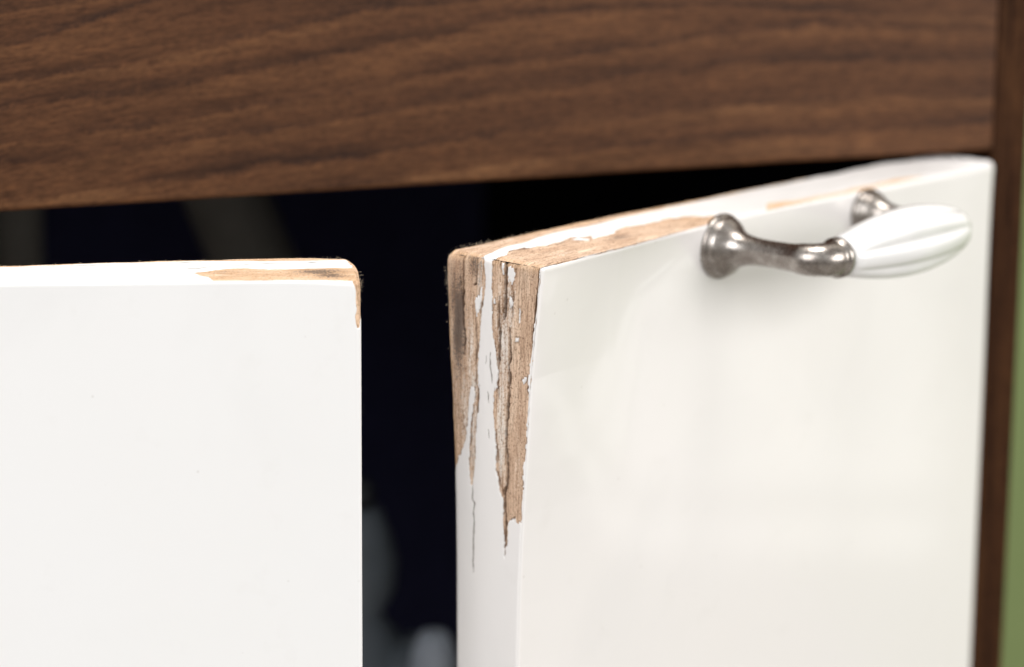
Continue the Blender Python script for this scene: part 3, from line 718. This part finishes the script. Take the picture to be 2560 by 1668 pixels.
def surf2(kind, U, Sx, Y, Z, f):
    z0 = np.zeros(U.shape)
    at = dict(paint=z0+1, wash=z0, stain=z0, crack=z0, orange=z0+.35, hair=z0)
    if kind == 'top':
        a = U + (fbm(U*260, Y*700, 143)-.5)*1.6*mm; b = Y + (fbm(U*500, Y*1600, 141)-.5)*.5*mm
        sd = np.maximum(poly_sd(a, b, bare2), poly_sd(a, b, back_bare2))/mm
        lip = ((Y + f) - (.35*mm + (fbm(U*200, U*0, 144)-.5)*.5*mm))/mm
        sd = np.minimum(sd, np.where(U > .004, lip, 9))
        at['paint'] = 1 - sstep(-.14, .14, sd)
        at['hair'] = .75*crackfield(U, Y, line2, (z0, (fbm(U*500, Y*500, 151)-.5)*.5*mm))
        at['stain'] = gauss(U, Y, stain2); at['wash'] = z0 + .2
        at['orange'] = z0 + .45
        fib = (fbm(U*140, Y*2600, 161)-.5)*.35*mm
        return at['paint']*.2*mm + (1-at['paint'])*fib + (fbm(U*60, Y*160, 163)-.5)*.5*mm*sstep(0, .1, Sx)*sstep(1, .9, Sx), at
    if kind in ('end', 'front'):
        # the free edge is stripped for its upper 13 mm and thinly coated below
        zt = -Z/mm
        if kind == 'end': q = (Y + f)/mm
        else: q = -U/mm
        nz = (fbm(Z*300, Z*0, 171)-.5)*.9
        left = -1.6 + np.interp(zt, [0, 2, 9, 12.5], [0., .25, .6, 1.0]) + nz
        right = np.interp(zt, [0, 8, 10, 12], [40, 40, 1.0, .2]) + nz
        sd = np.minimum(np.minimum(q - left, right - q), 12.2 - zt + nz*2)
        if kind == 'front': sd = np.maximum(sd, -9)
        at['paint'] = 1 - sstep(-.14, .14, sd)
        if kind == 'end':
            tail = sstep(.80, .9, Sx)
            at['paint'] = np.where(tail > .5, 0, at['paint']); at['wash'] = z0 + .1
        return at['paint']*.15*mm + (1-at['paint'])*(fbm(U*900+Y*900, Z*300, 174)-.5)*.3*mm, at
    return z0 + .15*mm, at
us2 = spaced([(0.005, .0002), (0.1, .0005), (0.16, .001), (L2, .006)])
zs2 = spaced([(0.03, .0002), (0.11, .0012), (0.33, .01)])
ss2 = np.linspace(0, 1, 130)
slab2 = Slab(L2, 0.33, T2, F2, B2, rad2, us2, ss2, zs2, surf2)
slab2.V[:, 0] = -slab2.V[:, 0]               # local x points from the hinge to the free end, free end at 0
slab2.F = slab2.F[:, ::-1]
door2 = slab2.build('door', M_door2, lp0.tolist(), math.atan2(ex[1], ex[0]), cab)
door2['label'] = 'white left-hand door standing ajar, bare brown patch along its chipped top edge'

# ---------------------------------------------------------------- torn fibres standing off the edges
def fibres(parent, roots, name='torn_fibres'):
    V = []; F = []
    for (p, d, ln, curl, r) in roots:
        p = Vector(p); d = Vector(d).normalized(); pts = [p.copy()]
        ax = Vector((random.gauss(0, 1), random.gauss(0, 1), random.gauss(0, 1))).normalized()
        k = 6
        for i in range(k):
            p = p + d*ln/k; pts.append(p.copy()); d = (Matrix.Rotation(curl/k, 3, ax) @ d).normalized()
        b0 = len(V)
        for i, q in enumerate(pts):
            rr = r*(1 - .6*i/k)
            for s_ in range(3):
                a = 2.094*s_; V.append((q.x + rr*math.cos(a), q.y + rr*math.sin(a)*.7, q.z + rr*math.sin(a)*.7))
        for i in range(k):
            for s_ in range(3):
                t_ = (s_+1) % 3; F.append((b0+i*3+s_, b0+i*3+t_, b0+i*3+3+t_, b0+i*3+3+s_))
    o = meshpart(name, V, F, M_fib, parent); o['kind'] = 'stuff'; return o
roots = []
def B1s(u, z): return float(B1(np.array([u]), np.array([z]))[0])
def F1s(u, z): return float(F1(np.array([u]), np.array([z]))[0])
for i in range(90):       # back vertical edge of the end face
    z = -abs(random.gauss(0, .012)) - .001; y = T1 + B1s(0, z) - random.uniform(.3, 2.2)*mm*(1 + 2*(z > -.004))
    roots.append(((random.uniform(0, 1.0)*mm, y, z), (-.5, random.uniform(.1, 1.3), random.gauss(0, .6)), random.uniform(.2, .8)*mm, random.uniform(-3.5, 3.5), .026*mm))
for i in range(110):       # back edge of the top
    u = abs(random.gauss(0, .035)) + .001; y = T1 + B1s(u, 0) - random.uniform(.6, 3)*mm
    roots.append(((u, y, -.5*mm if u < .004 else -.15*mm), (random.gauss(0, .7), random.uniform(0, .8), 1), random.uniform(.25, .9)*mm, random.uniform(-2, 2), .028*mm))
for i in range(50):        # the front top corner
    u = random.uniform(0, 2.5)*mm; y = -F1s(0, 0) + random.uniform(.4, 9)*mm
    roots.append(((u*.3 + .3*mm, y, -random.uniform(.2, 1.6)*mm), (-.7, random.gauss(0, .4), random.uniform(-.4, .8)), random.uniform(.3, .9)*mm, random.uniform(-2, 2), .03*mm))
fibres(door1, roots)
roots = []
for i in range(34):
    z = -random.uniform(.3, 7)*mm; roots.append(((-random.uniform(-.1, .8)*mm, random.uniform(.5, 14)*mm, z), (1, random.gauss(0, .5), random.gauss(0, .7)), random.uniform(.4, 1.7)*mm, random.uniform(-4, 4), .03*mm))
for i in range(110):
    u = random.uniform(.002, .10); roots.append(((-u, T2 + float(B2(np.array([u]), np.array([0.]))[0]) - random.uniform(1.2, 3)*mm, -.1*mm), (random.gauss(0, .7), random.uniform(0, .8), 1), random.uniform(.2, .8)*mm, random.uniform(-2, 2), .026*mm))
fibres(door2, roots)

# ---------------------------------------------------------------- inside the cabinet
def lathe_thing(root, name, prof, mat, seg=40, parent=None):
    V, F = [], []
    for i, (r, z) in enumerate(prof):
        for k in range(seg): a = 2*math.pi*k/seg; V.append((r*math.cos(a), r*math.sin(a), z))
    for i in range(len(prof)-1):
        for k in range(seg): F.append((i*seg+k, i*seg+(k+1) % seg, (i+1)*seg+(k+1) % seg, (i+1)*seg+k))
    F.append(tuple(range(seg))); F.append(tuple((len(prof)-1)*seg+k for k in range(seg)))
    return meshpart(name, V, F, mat, root)
FLZ = BOT + 0.018
def inside(x, y, Y):
    d = ray(x, y); t = Y/d[1]; return C3 + d*t
# grey bottle hidden half behind the left door
q = inside(905, 1400, 0.95)
bt_root = empty('plastic_bottle', (q[0], q[1], FLZ)); tag(bt_root, 'out-of-focus grey bottle in the dark gap, half hidden behind the left door', 'bottle')
h = lambda y: inside(905, y, 0.95)[2] - FLZ
lathe_thing(bt_root, 'body', [(.012, 0), (.014, .003), (.014, h(1700)), (.0125, h(1580)), (.0075, h(1540)), (.0075, h(1525)), (.0115, h(1470)), (.0125, h(1400)), (.010, h(1330)), (.0065, h(1270))], M_bot)
lathe_thing(bt_root, 'cap', [(.004, h(1268)), (.0045, h(1230)), (.003, h(1200))], M_cap)
q = inside(1035, 1660, 0.95)
r2 = empty('container', (q[0], q[1], FLZ)); tag(r2, 'out-of-focus pale grey rounded container low in the gap between the two doors', 'container')
h2 = lambda y: inside(1035, y, 0.95)[2] - FLZ
lathe_thing(r2, 'body', [(.017, 0), (.018, .004), (.018, h2(1700)), (.015, h2(1640)), (.009, h2(1605))], M_bot)
q = inside(1085, 1660, 0.93)
r3 = empty('container', (q[0], q[1], FLZ)); tag(r3, 'palest blurred bottle neck, right of the grey container at the bottom of the gap', 'container')
h3 = lambda y: inside(1085, y, 0.93)[2] - FLZ
lathe_thing(r3, 'body', [(.008, 0), (.009, .004), (.009, h3(1700)), (.0075, h3(1620)), (.0045, h3(1580))], M_bot2)
# drain pipe: slanted length behind the gap over the left door
pa = inside(540, 430, 1.0); pb_ = inside(660, 720, 1.0); mid = inside(900, 1300, 1.02)
V, F = sweep([tuple(pa + (pa-pb_)*.25), tuple(pa), tuple(pb_), tuple(pb_ + (pb_-pa)*1.2)], [.0150]*4, 32)
pp = meshpart('drain_pipe', V, F, M_pipe, None); tag(pp, 'blurred grey pipe slanting down behind the gap above the left door', 'pipe')
pc_ = inside(40, 600, 1.0)
V, F = sweep([(pc_[0], pc_[1], FLZ), (pc_[0], pc_[1], 0.0), (pc_[0]-.0005, pc_[1], .14)], [.0105]*3, 32)
p2 = meshpart('upright_pipe', V, F, M_pipe, None); tag(p2, 'blurred upright grey pipe at the left end of the gap above the left door', 'pipe')

# ---------------------------------------------------------------- room
def sheet(name, x0, x1, y0, y1, z0, z1, mat, label=None):
    import bmesh
    bm = bmesh.new(); bmesh.ops.create_cube(bm, size=1)
    for v in bm.verts: v.co = Vector(((x0+x1)/2 + v.co.x*(x1-x0), (y0+y1)/2 + v.co.y*(y1-y0), (z0+z1)/2 + v.co.z*(z1-z0)))
    me = bpy.data.meshes.new(name); bm.to_mesh(me); bm.free()
    o = bpy.data.objects.new(name, me); COL.objects.link(o); me.materials.append(mat); o['kind'] = 'structure'; return o
sheet('floor', -3, 3, -2.0, 2.0, BOT-.06, BOT-.0005, M_floor)
sheet('wall', -3, 3, 1.28, 1.38, BOT, 2.2, M_green)

# unseen lamps added where the open door mirrors them, making window-like reflection bands
nf = -nb                                                   # outward normal of the open door's face
def mirror(x, y, X=1.6):
    p = on_plane(x, y, ORG1, nb); d = ray(x, y); d = d/np.linalg.norm(d)
    r = d - 2*np.dot(d, nf)*nf
    t = (X - p[0])/r[0]; return p + r*t
for (xa, xb) in ((1400, 1742), (1795, 2080), (2116, 2460)):
    for (ya, yb) in ((560, 1222), (1285, 1385)):
        q = [mirror(x, y) for x in (xa, xb) for y in (ya, yb)]
        ys = [v[1] for v in q]; zq = [v[2] for v in q]
        w_, h_ = max(ys)-min(ys), (zq[0]+zq[2])/2 - (zq[1]+zq[3])/2
        yc, zc = sum(ys)/4, sum(zq)/4
        l = bpy.data.lights.new('added_reflection_lamp', 'AREA'); l.shape = 'RECTANGLE'
        l.size = abs((q[2][1]+q[3][1]-q[0][1]-q[1][1])/2); l.size_y = abs(h_)
        l.energy = 0.95*math.pi*l.size*l.size_y; l.color = (1.0, 0.985, 0.955)
        o = bpy.data.objects.new('added_reflection_lamp', l); COL.objects.link(o); o.location = (1.6, yc, zc)
        o.rotation_euler = (math.radians(90), 0, math.radians(90))
